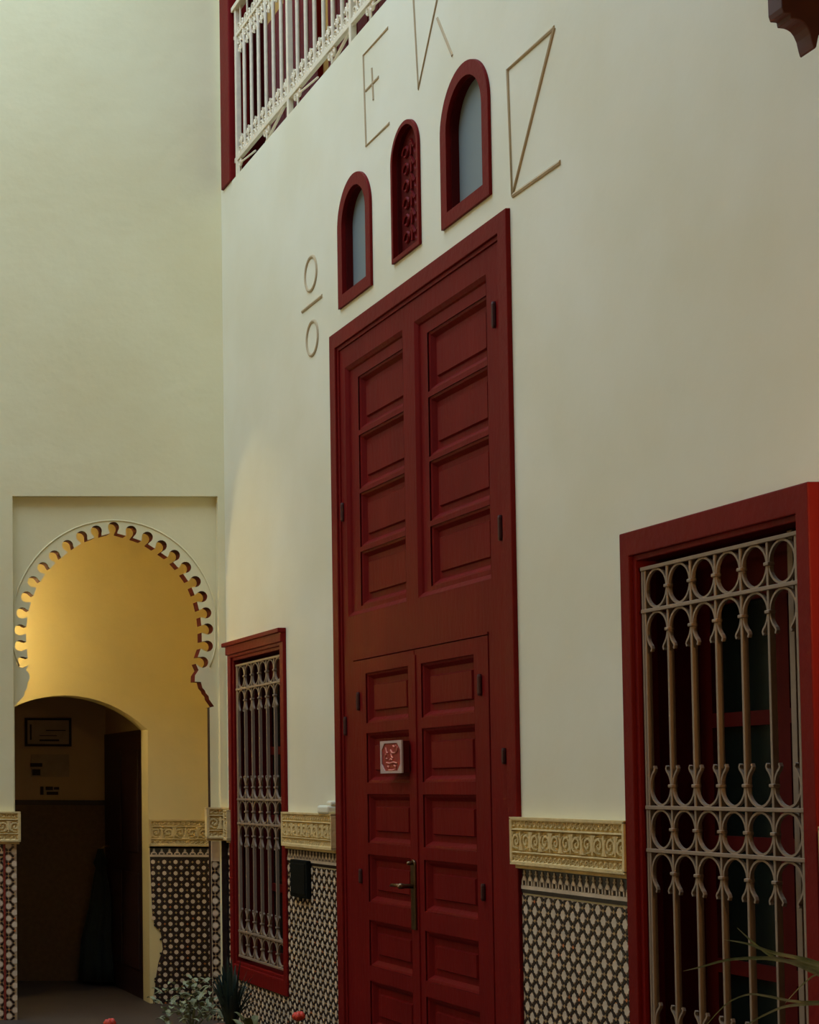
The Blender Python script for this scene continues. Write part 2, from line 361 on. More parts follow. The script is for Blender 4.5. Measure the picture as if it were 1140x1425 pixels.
# ------------------------------------------------------------------ grilled windows
def grilled(i, yc, XF, label, casement_glow=False):
    k = 1.0
    w = thing('window_%d' % i, (XF, yc, -1.2), label, 'window', kind='structure')
    y0, y1, z0, z1 = yc - 0.56, yc + 0.56, -1.20, 0.955
    o0, o1, p0, p1 = yc - 0.475, yc + 0.475, -1.09, 0.845
    MB().plate(rect(y0, y1, z0, z1), [rect(o0 - .02, o1 + .02, p0 - .02, p1 + .02)], RW, XF, XW + 0.004).build('window_casing', M_red2, w, bevel=0.004)
    MB().plate(rect(o0 - .04, o1 + .04, p0 - .04, p1 + .04), [rect(o0, o1, p0, p1)], RW, XF + 0.014, XW + 0.05).build('inner_moulding', M_red2, w, bevel=0.003)
    m = MB(); m.box(XF - 0.014, XW - .002, y0 + .002, y1 - .002, z1 - 0.07, z1 + 0.004)
    if i == 1: m.box(XF - 0.030, XW, y0 - 0.004, y1 + 0.03, z1 - 0.015, z1 + 0.012)
    if i == 1: m.build('head_moulding', M_red2, w, bevel=0.004)
    # reveal
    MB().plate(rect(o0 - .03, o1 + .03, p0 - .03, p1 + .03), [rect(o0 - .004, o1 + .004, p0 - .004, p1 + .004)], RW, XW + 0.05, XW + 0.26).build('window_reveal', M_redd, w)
    # casement behind the grille
    XI = XW + 0.20
    cs = MB().plate(rect(o0, o1, p0, p1), [rect(o0 + .07, yc - .05, p0 + .07 + .435 * j, p0 + .07 + .435 * j + .385) for j in range(4)] + [rect(yc + .05, o1 - .07, p0 + .07 + .435 * j, p0 + .07 + .435 * j + .385) for j in range(4)], RW, XI, XI + 0.045)
    co = cs.build('casement', M_redd, w)
    for j in range(4):
        for (a, b) in ((o0 + .07, yc - .05), (yc + .05, o1 - .07)):
            MB().box(XI + 0.018, XI + 0.024, a - .004, b + .004, p0 + .066 + .435 * j, p0 + .074 + .435 * j + .385).build('window_pane', M_glass, co)
    # grille
    XG = XF + 0.028; n = 6; g0, g1 = yc - 0.445, yc + 0.445; cw = (g1 - g0) / n; t = 0.009
    gr = MB(); gr.box(XG, XG + 0.02, g0 - .02, g0 - .008, -1.06, 0.812); gr.box(XG, XG + 0.02, g1 + .008, g1 + .02, -1.06, 0.812)
    g = gr.build('grille', M_iron, w)
    bar0 = MB().box(XG, XG + 0.02, g0 - .006, g0 + .006, -1.055, 0.808).build('grille_bar', M_iron, g, bevel=0.002)
    for q in range(1, n + 1): dup(bar0, g, dy=q * cw)
    for zz in (0.812, 0.658, -0.052, -0.206, -0.895, -1.055):
        MB().box(XG - 0.004, XG + 0.012, g0 - .02, g1 + .02, zz - .007, zz + .007).build('grille_rail', M_iron, g, bevel=0.002)
    def ringm(z, a0, a1, flare):
        m = MB(); R = 0.068; N = 28; yy = g0 + cw / 2; pts = []
        for q in range(N + 1):
            a = a0 + (a1 - a0) * q / N; pts.append((yy + R * math.cos(a), z + R * math.sin(a)))
        if flare:
            for e, s_ in ((0, 1), (-1, -1)):
                px, pz = pts[e]; sg_ = 1 if px > yy else -1; dz = -1 if pz < z else 1
                ext = [(px - sg_ * .004, pz + dz * .008), (px + sg_ * .001, pz + dz * .018)]
                pts = (ext[::-1] + pts) if e == 0 else (pts + ext)
        closed = not flare
        if closed: pts = pts[:-1]
        N = len(pts); o = 0; vs = []
        for q in range(N):
            p_, n_ = pts[q - 1 if (closed or q > 0) else 0], pts[(q + 1) % N if closed else min(q + 1, N - 1)]
            tx, tz = n_[0] - p_[0], n_[1] - p_[1]; L = math.hypot(tx, tz) or 1; nx, nz = -tz / L * .0038, tx / L * .0038
            y_, z_ = pts[q]
            vs += [(XG + .002, y_ + nx, z_ + nz), (XG + .002, y_ - nx, z_ - nz), (XG + .013, y_ - nx, z_ - nz), (XG + .013, y_ + nx, z_ + nz)]
        fs = []
        for q in range(N if closed else N - 1):
            r_ = (q + 1) % N
            for e in range(4): fs.append([q * 4 + e, q * 4 + (e + 1) % 4, r_ * 4 + (e + 1) % 4, r_ * 4 + e])
        if not closed: fs += [[0, 3, 2, 1], [N * 4 - 4, N * 4 - 3, N * 4 - 2, N * 4 - 1]]
        m.add(vs, fs); return m.build('grille_ring', M_iron, g, smooth=False)
    od = math.radians(38)
    for z, kind in ((0.735, 'o'), (0.581, 'd'), (0.025, 'u'), (-0.129, 'o'), (-0.283, 'd'), (-0.818, 'u'), (-0.975, 'o')):
        if kind == 'o': r0 = ringm(z, 0, 2 * PI, False)
        elif kind == 'd': r0 = ringm(z, -PI / 2 + od, 3 * PI / 2 - od, True)
        else: r0 = ringm(z, PI / 2 + od, 5 * PI / 2 - od, True)
        for q in range(1, n): dup(r0, g, dy=q * cw)
        c0 = MB().box(XG - 0.005, XG + 0.018, g0 + cw - .013, g0 + cw + .013, z - .006, z + .006).build('grille_collar', M_iron, g, bevel=0.003)
        for q in range(2, n): dup(c0, g, dy=(q - 1) * cw)
    if i == 2: MB().box(XW + .07, XW + .085, 5.685, 5.712, p0, p1).build('upright_strip', M_iron, w)  # narrow upright strip behind the grille
    return w
w2 = grilled(2, 5.985, 3.352, 'large red framed window behind a ring patterned iron grille right of the door')
w1 = grilled(1, 11.0, 3.370, 'narrow looking red framed window behind an iron grille beside the corner left of the door')
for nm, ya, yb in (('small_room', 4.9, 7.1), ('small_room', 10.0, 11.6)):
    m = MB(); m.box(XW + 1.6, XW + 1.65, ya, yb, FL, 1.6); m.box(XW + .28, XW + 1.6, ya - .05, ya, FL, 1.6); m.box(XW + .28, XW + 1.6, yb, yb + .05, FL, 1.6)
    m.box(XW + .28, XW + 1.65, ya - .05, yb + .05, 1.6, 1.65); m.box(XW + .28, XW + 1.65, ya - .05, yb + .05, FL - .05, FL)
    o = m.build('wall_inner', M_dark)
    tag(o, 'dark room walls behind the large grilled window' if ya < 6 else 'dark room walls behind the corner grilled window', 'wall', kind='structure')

# ------------------------------------------------------------------ carved friezes (plaster relief)
def relief(length, height, res):
    na, nb = max(8, int(length / res)), int(height / res)
    A, B = np.meshgrid(np.linspace(0, length, na), np.linspace(0, height, nb), indexing='ij')
    H = np.zeros_like(A); u = B / height
    cen = (u > 0.27) & (u < 0.73); bot = u < 0.22; topb = u > 0.78
    cell = 0.085; ca = (A % cell) - cell / 2; flip = np.where((A // cell) % 2 > 0, 1, -1)
    cb = B - height * 0.5; r = np.hypot(ca, cb) + 1e-6; th = np.arctan2(cb, ca * flip)
    sp = np.sin(th * 1 + r * 260); sp2 = np.sin(2 * th - r * 150 + 1.1)
    motif = np.where(r < 0.034, sp, sp2)
    H = np.where(cen, np.where(motif > -0.1, 0.010, 0.0), H)
    H = np.where(cen & (np.abs(ca) > cell / 2 - 0.006), 0.012, H)
    c2 = 0.036; for_b = np.where(bot, B - height * 0.11, B - height * 0.89); ca2 = (A % c2) - c2 / 2
    r2 = np.hypot(ca2, for_b); m2 = (np.abs(r2 - 0.011) < 0.0035) | (r2 < 0.004) | (np.abs(for_b - 0.012 * np.sin(A / c2 * 2 * PI)) < 0.003)
    H = np.where((bot | topb) & m2, 0.008, H)
    fil = ((u > 0.235) & (u < 0.265)) | ((u > 0.745) & (u < 0.775)); H = np.where(fil, 0.013, H)
    edge = (u < 0.05) | (u > 0.95) | (A < 0.012) | (A > length - 0.012); H = np.where(edge, 0.013, H)
    rec = ((u > 0.265) & (u < 0.285)) | ((u > 0.715) & (u < 0.745)); H = np.where(rec & ~edge, -0.004, H)
    return A, B, H, na, nb
def frieze(name, fn, length, height, res, depth, label):
    """fn(a, b, d): a along, b up, d out of the wall"""
    A, B, H, na, nb = relief(length, height, res)
    m = MB(); th = depth - 0.014
    vs = [fn(A[i, j], B[i, j], th + H[i, j]) for i in range(na) for j in range(nb)]
    fs = [[i * nb + j, (i + 1) * nb + j, (i + 1) * nb + j + 1, i * nb + j + 1] for i in range(na - 1) for j in range(nb - 1)]
    m.add(vs, fs)
    L, Hh = length, height
    def slab(a0, a1, b0, b1, d0, d1):
        c_ = [fn(a, b, d) for a in (a0, a1) for b in (b0, b1) for d in (d0, d1)]
        m.add(c_, [(0, 1, 3, 2), (4, 6, 7, 5), (0, 4, 5, 1), (2, 3, 7, 6), (0, 2, 6, 4), (1, 5, 7, 3)])
    slab(0, L, 0, Hh, 0, th - 0.005)
    e = .004
    slab(-.006, L + .006, -.006, e, 0, depth); slab(-.006, L + .006, Hh - e, Hh + .006, 0, depth)
    slab(-.006, e, 0, Hh, 0, depth); slab(L - e, L + .006, 0, Hh, 0, depth)
    slab(0, L, -0.022, -0.006, 0, depth - 0.02)
    o = m.build(name, M_frz, None, recalc=False); return tag(o, label, 'frieze', 'carved plaster friezes above the tiles')
frieze('carved_frieze', lambda a, b, d: (XW - d, 7.464 - a, -0.293 + b), 0.914, 0.185, 0.0035, 0.045, 'long carved plaster frieze between the door and the large window')
frieze('carved_frieze', lambda a, b, d: (XW - d, 10.43 - a, -0.310 + b), 0.825, 0.185, 0.0045, 0.045, 'carved plaster frieze between the corner window and the door')
frieze('carved_frieze', lambda a, b, d: (XW - d, YB - 0.045 - a, -0.312 + b), 0.075, 0.185, 0.005, 0.045, 'narrow carved plaster block between the corner and the left window')
frieze('carved_frieze', lambda a, b, d: (3.245 + a, YB - d, -0.302 + b), 0.139, 0.19, 0.005, 0.045, 'short carved plaster block right of the scalloped arch')
frieze('carved_frieze', lambda a, b, d: (1.10 + a, YB - d, -0.330 + b), 0.922, 0.185, 0.005, 0.045, 'carved plaster frieze at the left edge beside the archway')
frieze('carved_frieze', lambda a, b, d: (3.112 + a, 12.6 - d, -0.385 + b), 0.42, 0.178, 0.006, 0.02, 'shaded tan frieze on the alcove wall above dark tiles')
frieze('carved_frieze', lambda a, b, d: (XW - d, 5.40 - a, -0.29 + b), 1.4, 0.185, 0.008, 0.045, 'carved plaster frieze on the near side of the large window')

# ------------------------------------------------------------------ zellige tile work
PER = 0.0795
def star(r, n=8):
    return [((r if i % 2 == 0 else r * 0.80) * math.cos(2 * PI * i / (2 * n)), (r if i % 2 == 0 else r * 0.80) * math.sin(2 * PI * i / (2 * n))) for i in range(2 * n)]
BONE = []
for s_, w_ in ((-.0215, .0040), (-.0150, .0078), (-.006, .0058), (.006, .0058), (.0150, .0078), (.0215, .0040)): BONE.append((s_, w_))
def bone(cx, cy, ang):
    p = [(s_, w_) for s_, w_ in BONE] + [(s_, -w_) for s_, w_ in BONE[::-1]]
    ca, sa = math.cos(ang), math.sin(ang)
    return [(cx + x * ca - y * sa, cy + x * sa + y * ca) for x, y in p]
def zellige(parent, fn, a0, a1, b0, b1, single=False, mask=None, colors=True, rs=.0205):
    """tiles filling a0..a1, b0..b1; fn(a,b,d) with d out of the wall"""
    back = MB(); c_ = [fn(a, b, d) for a in (a0, a1) for b in (b0, b1) for d in (0.0, 0.006)]
    if mask is None:
        back.add(c_, [(0, 1, 3, 2), (4, 6, 7, 5), (0, 4, 5, 1), (2, 3, 7, 6), (0, 2, 6, 4), (1, 5, 7, 3)])
    m = MB(); singles = []
    na = int((a1 - a0) / PER) + 2; nb = int((b1 - b0) / PER) + 2; h = PER / 2
    ok = (lambda x, y, r: a0 + r * .7 < x < a1 - r * .7 and b0 + r * .7 < y < b1 - r * .7 and (mask is None or mask(x, y)))
    def clip(p): return [(min(max(x, a0), a1), min(max(y, b0), b1)) for x, y in p]
    proto = None
    for i in range(-1, na):
        for j in range(-1, nb):
            for ox, oy in ((0, 0), (h, h)):
                x, y = a0 + .02 + i * PER + ox, b1 - .022 - j * PER - oy
                if ok(x, y, .0):
                    if single and .02 < x - a0 and x + .02 < a1: singles.append((x, y))
                    else: m.prism(clip([(x + px, y + py) for px, py in star(rs)]), fn, 0.004, 0.0085, 0)
                for dx, dy, an in ((h / 2, h / 2, -PI / 4), (h / 2, -h / 2, PI / 4), (-h / 2, h / 2, PI / 4), (-h / 2, -h / 2, -PI / 4)):
                    if (dx < 0): continue
                    if ok(x + dx, y + dy, .0): m.prism(clip(bone(x + dx, y + dy, an)), fn, 0.004, 0.009, 1)
                for dx, dy in ((h, 0),):
                    if ok(x + dx, y + dy, .0):
                        mi = 2 if (not colors or random.random() > 0.06) else 3
                        q = .0085; m.prism(clip([(x + dx + q, y), (x + dx, y + q), (x + dx - q, y), (x + dx, y - q)]), fn, 0.004, 0.0085, mi)
    if mask is None: back.build('tile_bed', M_grout, parent)
    m.build('zellige_tiles', [M_white, M_black, M_tan, M_orange], parent, kind='stuff')
    if singles:
        m0 = MB().prism([(singles[0][0] + px, singles[0][1] + py) for px, py in star(.0205)], fn, 0.004, 0.0085)
        t0_ = m0.build('star_tile', M_white, parent)
        p0_ = Vector(fn(singles[0][0], singles[0][1], 0))
        for x, y in singles[1:]:
            q = Vector(fn(x, y, 0)) - p0_; dup(t0_, parent, q.y, q.z, q.x)
def comb(parent, fn, a0, a1, b0, b1):
    """white stepped fringe on black above the tile field"""
    m = MB(); 
    def slab(x0, x1, y0, y1, d0, d1, mi):
        c_ = [fn(a, b, d) for a in (x0, x1) for b in (y0, y1) for d in (d0, d1)]
        m.add(c_, [(0, 1, 3, 2), (4, 6, 7, 5), (0, 4, 5, 1), (2, 3, 7, 6), (0, 2, 6, 4), (1, 5, 7, 3)], mi)
    slab(a0, a1, b0, b1, 0, .005, 1)
    H = b1 - b0; slab(a0, a1, b0 + .012, b0 + .028, .004, .009, 0); slab(a0, a1, b0 - .004, b0 + .010, .004, .008, 1)
    p = 0.0498; n = int((a1 - a0) / p)
    if n < 1: m.build('tile_fringe', [M_white, M_black], parent, kind='stuff'); return
    p = (a1 - a0) / n
    for i in range(n):
        c_ = a0 + (i + .5) * p
        for q in (-.3, .3): slab(c_ + q * p - .0045, c_ + q * p + .0045, b0 + .026, b0 + H * .55, .004, .009, 0)
        m.prism([(c_ - .4 * p, b0 + H * .5), (c_ + .4 * p, b0 + H * .5), (c_ + .10 * p, b0 + H * .72), (c_ - .10 * p, b0 + H * .72)], fn, .004, .009, 0)
        slab(c_ - .0035, c_ + .0035, b0 + H * .7, b1 - .004, .004, .009, 0)
        slab(c_ - .009, c_ + .009, b0 + H * .78, b0 + H * .84, .004, .009, 0)
    m.build('tile_fringe', [M_white, M_black], parent, kind='stuff')
FR = lambda a, b, d: (XW - d, a, b)
zellige(wr, FR, 6.56, 7.45, FL, -0.425, single=True); comb(wr, FR, 6.56, 7.45, -0.413, -0.318)
zellige(wr, FR, 9.605, 10.44, FL, -0.425); comb(wr, FR, 9.605, 10.44, -0.413, -0.333)
zellige(wr, FR, 10.44, 11.56, FL, -1.205)
zellige(wr, FR, 11.50, YB - .022, FL, -0.44); comb(wr, FR, 11.50, YB - .022, -0.428, -0.335)
zellige(wr, FR, 4.0, 5.40, FL, -0.425); comb(wr, FR, 4.0, 5.40, -0.413, -0.31)
MB().box(XW - .012, XW, YB - .022, YB, FL, -0.335).build('border_strip', M_black, wr)  # narrow black strip down the corner, right wall side

# ------------------------------------------------------------------ back wall with the scalloped arch
bw = MB().plate([(-3.6, FL), (1.992, FL), (1.992, 1.951), (3.345, 1.951), (3.345, FL), (XW, FL), (XW, TOP), (-3.6, TOP)], [], BW, YB, YB + 0.05)
wb = bw.build('wall_back', M_back); tag(wb, 'pale cream back wall with the scalloped archway', 'wall', kind='structure')
LOB = [(2.06, 0.85), (2.049, 0.96), (2.047, 1.065), (2.061, 1.178), (2.091, 1.285), (2.135, 1.386), (2.2, 1.48), (2.277, 1.559), (2.364, 1.629), (2.458, 1.689), (2.555, 1.726), (2.669, 1.75), (2.785, 1.725), (2.892, 1.685), (2.984, 1.628), (3.07, 1.564), (3.143, 1.484), (3.206, 1.389), (3.247, 1.289), (3.273, 1.181), (3.284, 1.074), (3.281, 0.96), (3.249, 0.853)]
def scallop(kr=1.0, grow=0.0):
    path = []
    N = len(LOB)
    for i, (x, z) in enumerate(LOB):
        a, b = LOB[max(i - 1, 0)], LOB[min(i + 1, N - 1)]
        tx, tz = b[0] - a[0], b[1] - a[1]; L = math.hypot(tx, tz); tx, tz = tx / L, tz / L
        nx, nz = -tz, tx     # outward (left of travel going clockwise from left foot up and over)
        r = (0.037 + grow) * kr; d = 0.040; w = 0.0235 + grow
        path.append((x - nx * d - tx * w, z - nz * d - tz * w))
        for q in range(13):
            th = math.radians(-128 + 256 * q / 12)
            path.append((x + r * (math.cos(th) * nx + math.sin(th) * tx), z + r * (math.cos(th) * nz + math.sin(th) * tz)))
        path.append((x - nx * d + tx * w, z - nz * d + tz * w))
    return path
SPL = [(2.039, 0.592), (2.073, 0.625), (2.073, 0.654), (2.092, 0.673), (2.092, 0.711), (2.111, 0.740), (2.105, 0.775), (2.085, 0.797)]
SPR = [(3.222, 0.800), (3.198, 0.765), (3.196, 0.724), (3.236, 0.722), (3.246, 0.683), (3.262, 0.665), (3.268, 0.648), (3.286, 0.628), (3.290, 0.606), (3.322, 0.560)]
opening = [(2.007, 0.553)] + SPL + scallop() + SPR + [(3.292, 0.553)]
outer = [(3.40, 0.553), (3.40, 2.02), (1.93, 2.02), (1.93, 0.553)]
poly = opening + outer
ap = MB().plate(poly, [], BW, YB + 0.05, YB + 0.15, 0, 1)
ap.build('arch_plate', [M_back, M_redd], wb)
MB().box(3.292, 3.40, YB + .05, YB + .095, FL, 0.553).build('jamb', M_back, wb); MB().box(1.93, 2.007, YB + .05, YB + .095, FL, 0.553).build('jamb', M_back, wb)
MB().box(3.2895, 3.2925, YB + .052, YB + .097, FL, 0.553).build('jamb_edge', M_doorw, wb)
# raised rim around the lobes
rim = []
cx_, cz_ = 2.668, 1.085
for i in range(41):
    th = math.radians(-22 + 224 * i / 40); rim.append((cx_ + 0.678 * math.cos(th), YB + 0.050, cz_ + (0.712 if th > 0 and th < PI else 0.70) * math.sin(th)))
rim = [p for p in rim if 1.996 < p[0] < 3.341]
MB().tube(rim, 0.006, 6).build('arch_rim', M_back, wb, smooth=True)
# wall mass behind, beside and above the opening
m = MB().plate([(-3.6, FL), (1.90, FL), (1.90, 2.10), (3.42, 2.10), (3.42, FL), (3.67, FL), (3.67, 3.9), (XW + .02, 3.9), (XW + .02, TOP), (-3.6, TOP)], [], BW, YB + 0.155, YB + 0.30)
m.build('wall_core', M_alc, wb)
BF = lambda a, b, d: (a, YB - d, b)
zellige(wb, BF, 1.20, 1.918, FL, -0.44); comb(wb, BF, 1.20, 1.918, -0.428, -0.345)
MB().box(1.918, 1.932, YB - .012, YB, FL, -0.34).build('border_strip', mat('border_red', (130, 44, 34), .4), wb)
zellige(wb, BF, 1.932, 2.006, FL, -0.34)
BF2 = lambda a, b, d: (a, YB + 0.05 - d, b)
zellige(wb, BF2, 3.293, 3.345, FL, -0.46); MB().box(3.293, 3.345, YB + .04, YB + .05, -0.46, -0.33).build('plain_tile', M_white, wb)
MB().box(3.345, XW, YB - .012, YB, FL, -0.325).build('border_strip', M_black, wb)  # black strip down the corner, back wall side

# alcove behind the arch
YA = 12.6
def segarch(x0, x1, zs, zt, n=16):
    xc, hw, r_ = (x0 + x1) / 2, (x1 - x0) / 2, zt - zs; R = (hw * hw + r_ * r_) / (2 * r_); ph = math.asin(hw / R)
    return [(xc + R * math.sin(ph - 2 * ph * i / n), zt - R + R * math.cos(ph - 2 * ph * i / n)) for i in range(n + 1)]
sa = segarch(1.93, 3.105, 0.435, 0.678)
m = MB().plate([(1.5, FL), (1.93, FL)] + sa[::-1] + [(3.105, FL), (3.60, FL), (3.60, 2.4), (1.5, 2.4)], [], BW, YA, YA + 0.19)
al = m.build('wall_alcove', M_alc); tag(al, 'warm yellow lamplit alcove wall seen through the scalloped arch', 'wall', kind='structure')
m = MB(); m.box(1.45, 1.5, YB + .3, YA + .19, FL, 2.4); m.box(3.60, 3.65, YB + .3, YA + .19, FL, 2.4)
o = m.build('wall_alcove_side', M_alc); tag(o, 'yellow side walls of the alcove behind the arch', 'wall', kind='structure')
m = MB(); m.box(1.4, 3.7, YB + .3, YA + .19, 2.4, 2.45)
o = m.build('ceiling', M_alc); tag(o, 'yellow ceiling of the alcove behind the arch', 'ceiling', kind='structure')
AF = lambda a, b, d: (a, YA - d, b)
def ragged(x, y):
    L = [(-0.48, 3.113), (-0.89, 3.128), (-0.965, 3.150), (-0.99, 3.185), (-1.116, 3.198), (-1.217, 3.165), (-1.319, 3.148), (-1.5, 3.126)]
    for (z0, x0), (z1, x1) in zip(L[:-1], L[1:]):
        if z1 <= y <= z0: return x > x0 + (x1 - x0) * (z0 - y) / (z0 - z1)
    return True
edge = [(3.113, -0.48), (3.128, -0.89), (3.150, -0.965), (3.185, -0.99), (3.198, -1.116), (3.165, -1.217), (3.148, -1.319), (3.126, FL)]
MB().prism(edge + [(3.55, FL), (3.55, -0.48)], AF, 0.0, 0.006).build('tile_bed', mat('dark_bed', (62, 34, 28), .8), al)
zellige(al, AF, 3.113, 3.55, FL, -0.48, mask=ragged, rs=.0165)
comb(al, AF, 3.113, 3.55, -0.478, -0.405)
# passage beyond
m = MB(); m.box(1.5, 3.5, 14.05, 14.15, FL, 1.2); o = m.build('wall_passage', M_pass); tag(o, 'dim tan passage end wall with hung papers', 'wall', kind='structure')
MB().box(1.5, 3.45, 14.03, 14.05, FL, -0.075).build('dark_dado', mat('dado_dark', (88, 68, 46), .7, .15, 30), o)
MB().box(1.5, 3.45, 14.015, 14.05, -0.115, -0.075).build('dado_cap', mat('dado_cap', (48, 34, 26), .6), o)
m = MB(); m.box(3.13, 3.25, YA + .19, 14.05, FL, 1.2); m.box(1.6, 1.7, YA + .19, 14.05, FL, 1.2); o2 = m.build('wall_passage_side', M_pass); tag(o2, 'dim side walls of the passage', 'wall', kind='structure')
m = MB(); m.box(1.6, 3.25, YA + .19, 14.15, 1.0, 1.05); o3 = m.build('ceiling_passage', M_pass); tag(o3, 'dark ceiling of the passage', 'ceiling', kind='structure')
d2 = thing('door_2', (3.12, 13.4, FL), 'black looking tall wooden door on the right of the dim passage', 'door', kind='structure')
MB().box(3.115, 3.13, 12.82, 14.03, FL, 0.445).build('door_leaf', M_doorw, d2)
for (a, b) in ((12.92, 13.36), (13.46, 13.92)):
    for (z0, z1) in ((-1.3, -0.6), (-0.45, 0.3)):
        MB().box(3.105, 3.116, a, b, z0, z1).build('door_panel', M_doorw, d2, bevel=0.004)
# pictures and papers on the passage wall
def paper(name, x0, x1, z0, z1, label, cat, framed, marks):
    t = thing(name, ((x0 + x1) / 2, 14.05, z0), label, cat)
    MB().box(x0 + .008, x1 - .008, 14.035, 14.045, z0 + .008, z1 - .008).build('sheet', M_paper, t)
    if framed:
        MB().plate(rect(x0 - .01, x1 + .01, z0 - .01, z1 + .01), [rect(x0 + .008, x1 - .008, z0 + .008, z1 - .008)], BW, 14.025, 14.05).build('picture_frame', M_ink, t)
    m = MB()
    for (a0, a1, b0, b1) in marks: m.box(x0 + a0 * (x1 - x0), x0 + a1 * (x1 - x0), 14.032, 14.036, z0 + b0 * (z1 - z0), z0 + b1 * (z1 - z0))
    m.build('print', M_ink, t)
paper('framed_notice', 2.50, 2.845, 0.36, 0.565, 'dark framed pale notice at top on the passage wall', 'picture', True, [(.3, .75, .15, .22), (.3, .7, .35, .38), (.45, .9, .55, .59), (.08, .12, .2, .8)])
paper('paper_notice', 2.53, 2.845, 0.10, 0.295, 'dull plain notice sheet under the framed notice', 'notice', False, [(.0, .3, .45, .6), (.05, .25, .1, .35)])
paper('small_plate', 2.60, 2.765, -0.042, 0.04, 'small dark lettered plate lowest on the passage wall', 'plate', False, [(.05, .2, .1, .9), (.3, .65, .55, .9), (.35, .9, .1, .4), (.7, .95, .6, .85)])
# gathered cloth hanging beside the passage door
m = MB(); prof = []
N = 40
for zi, (z, r) in enumerate([(-0.45, .02), (-0.52, .035), (-0.56, .05), (-0.60, .035), (-0.68, .05), (-0.9, .08), (-1.15, .105), (-1.35, .12), (-1.47, .13)]):
    for k in range(N):
        a = 2 * PI * k / N; rr = r * (1 + 0.18 * math.sin(a * 7 + zi * .15)); prof.append((3.03 + rr * math.cos(a) - (0.03 if z < -1 else 0), 13.80 + rr * math.sin(a), z))
fs = [[i * N + k, i * N + (k + 1) % N, (i + 1) * N + (k + 1) % N, (i + 1) * N + k] for i in range(8) for k in range(N)] + [list(range(N))[::-1], list(range(8 * N, 9 * N))]
m.add(prof, fs); cl = m.build('hanging_cloth', M_cloth, smooth=True); tag(cl, 'dark gathered cloth hanging on the passage door edge', 'cloth')
MB().tube([(3.03, 13.80, -0.46), (3.06, 13.80, -0.43), (3.118, 13.80, -0.43)], .007, 6).build('cloth_hook', M_bronze, cl)

# lantern inside the alcove, hidden by the jamb, gives the yellow light
def lantern(x, y, z, side, label, color, watts):
    t = thing('wall_lantern', (x, y, z), label, 'lantern', 'brass wall lanterns')
    MB().box(x - .02 if side < 0 else x, x if side < 0 else x + .02, y - .05, y + .05, z - .1, z + .1).build('back_plate', M_bronze, t, bevel=.004)
    s_ = 1 if side < 0 else -1; cx = x + s_ * .13
    MB().tube([(x, y, z + .06), (x + s_ * .07, y, z + .15), (cx, y, z + .15)], .007, 6).build('lantern_arm', M_bronze, t)
    MB().lathe([(.02, .15), (.07, .11), (.072, .10)], (cx, y, z), n=6).build('lantern_cap', M_bronze, t)
    g = MB()
    for k in range(6):
        a = k * PI / 3; g.tube([(cx + .062 * math.cos(a), y + .062 * math.sin(a), z + .10), (cx + .045 * math.cos(a), y + .045 * math.sin(a), z - .08)], .004, 4)
    g.tube([(cx + .045 * math.cos(k * PI / 3), y + .045 * math.sin(k * PI / 3), z - .08) for k in range(6)], .004, 4, closed=True)
    g.build('lantern_cage', M_bronze, t)
    MB().lathe([(.004, -.03), (.02, -.01), (.022, .02), (.008, .05)], (cx, y, z), n=10).build('bulb', M_lampg, t, smooth=True)
    point_light('lantern_light', (cx, y, z - 0.0), color, watts, 0.05)
lantern(1.50, 12.33, 1.12, -1, 'brass wall lantern high on the left side of the yellow alcove', (1.0, 0.85, 0.49), 44)
lantern(-3.6, 6.2, 1.0, -1, 'brass wall lantern on the left courtyard wall, nearer one', (1.0, 0.77, 0.42), 72)
lantern(-3.6, 9.8, 1.0, -1, 'brass wall lantern on the left courtyard wall, farther one', (1.0, 0.77, 0.42), 72)
lantern(XW, 4.35, 0.85, 1, 'brass wall lantern on the near end of the right wall', (1.0, 0.56, 0.22), 62)

# ------------------------------------------------------------------ gallery and its railing
m = MB()
m.box(4.70, 4.78, 6.0, 17.0, 3.7, 8.6)
for q_, bb in enumerate(((XW + .3, 4.78, 17.0, 17.1), (XW + .3, 4.78, 5.9, 6.0), (XW + .02, XW + .06, 11.66, 17.1))):
    o = MB().box(bb[0], bb[1], bb[2], bb[3], 3.7, 8.6).build('wall_gallery_end', M_creamp); tag(o, ('far', 'near', 'courtyard side')[q_] + ' inner wall of the upper gallery', 'wall', kind='structure')
o = m.build('wall_gallery', M_creamp); tag(o, 'cream inner walls of the upper gallery behind the railing', 'wall', kind='structure')
o4 = MB().box(XW + .28, 4.70, 6.0, 17.0, 3.85, 3.96).build('floor_gallery', M_floor); tag(o4, 'upper gallery floor behind the railing', 'floor', kind='structure')
o5 = MB().box(XW + .26, 4.78, 5.9, 17.1, 8.1, 8.2).build('ceiling_gallery', M_redd); tag(o5, 'dark red boarded ceiling of the upper gallery', 'ceiling', kind='structure')
# red board doors on the gallery back wall
gd = thing('board_screen', (4.66, 12, 3.96), 'dark red boarded screen on the gallery wall behind the railing', 'screen')
y = 9.0; b0 = None
while y < 16.9:
    ztop = 8.05
    if 14.30 < y + .1 < 14.78: ztop = 6.44
    if 13.2 < y + .1 < 13.45: y += .22; continue
    MB().box(4.655, 4.695, y, y + .185, 3.97, ztop).build('board', M_red2, gd); y += .20
MB().box(XW + .0, XW + .285, 11.585, 11.5985, GZ0 + .002, GZ1 - .002).build('reveal_board', M_redd, wr)
post = thing('gallery_post', (XW, 11.49, GZ0), 'dark red wooden post at the corner end of the gallery railing', 'post')
MB().box(XW - .015, XW + .12, 11.405, 11.600, GZ0 + .002, GZ1 - .002).build('post_shaft', M_red2, post, bevel=.006)
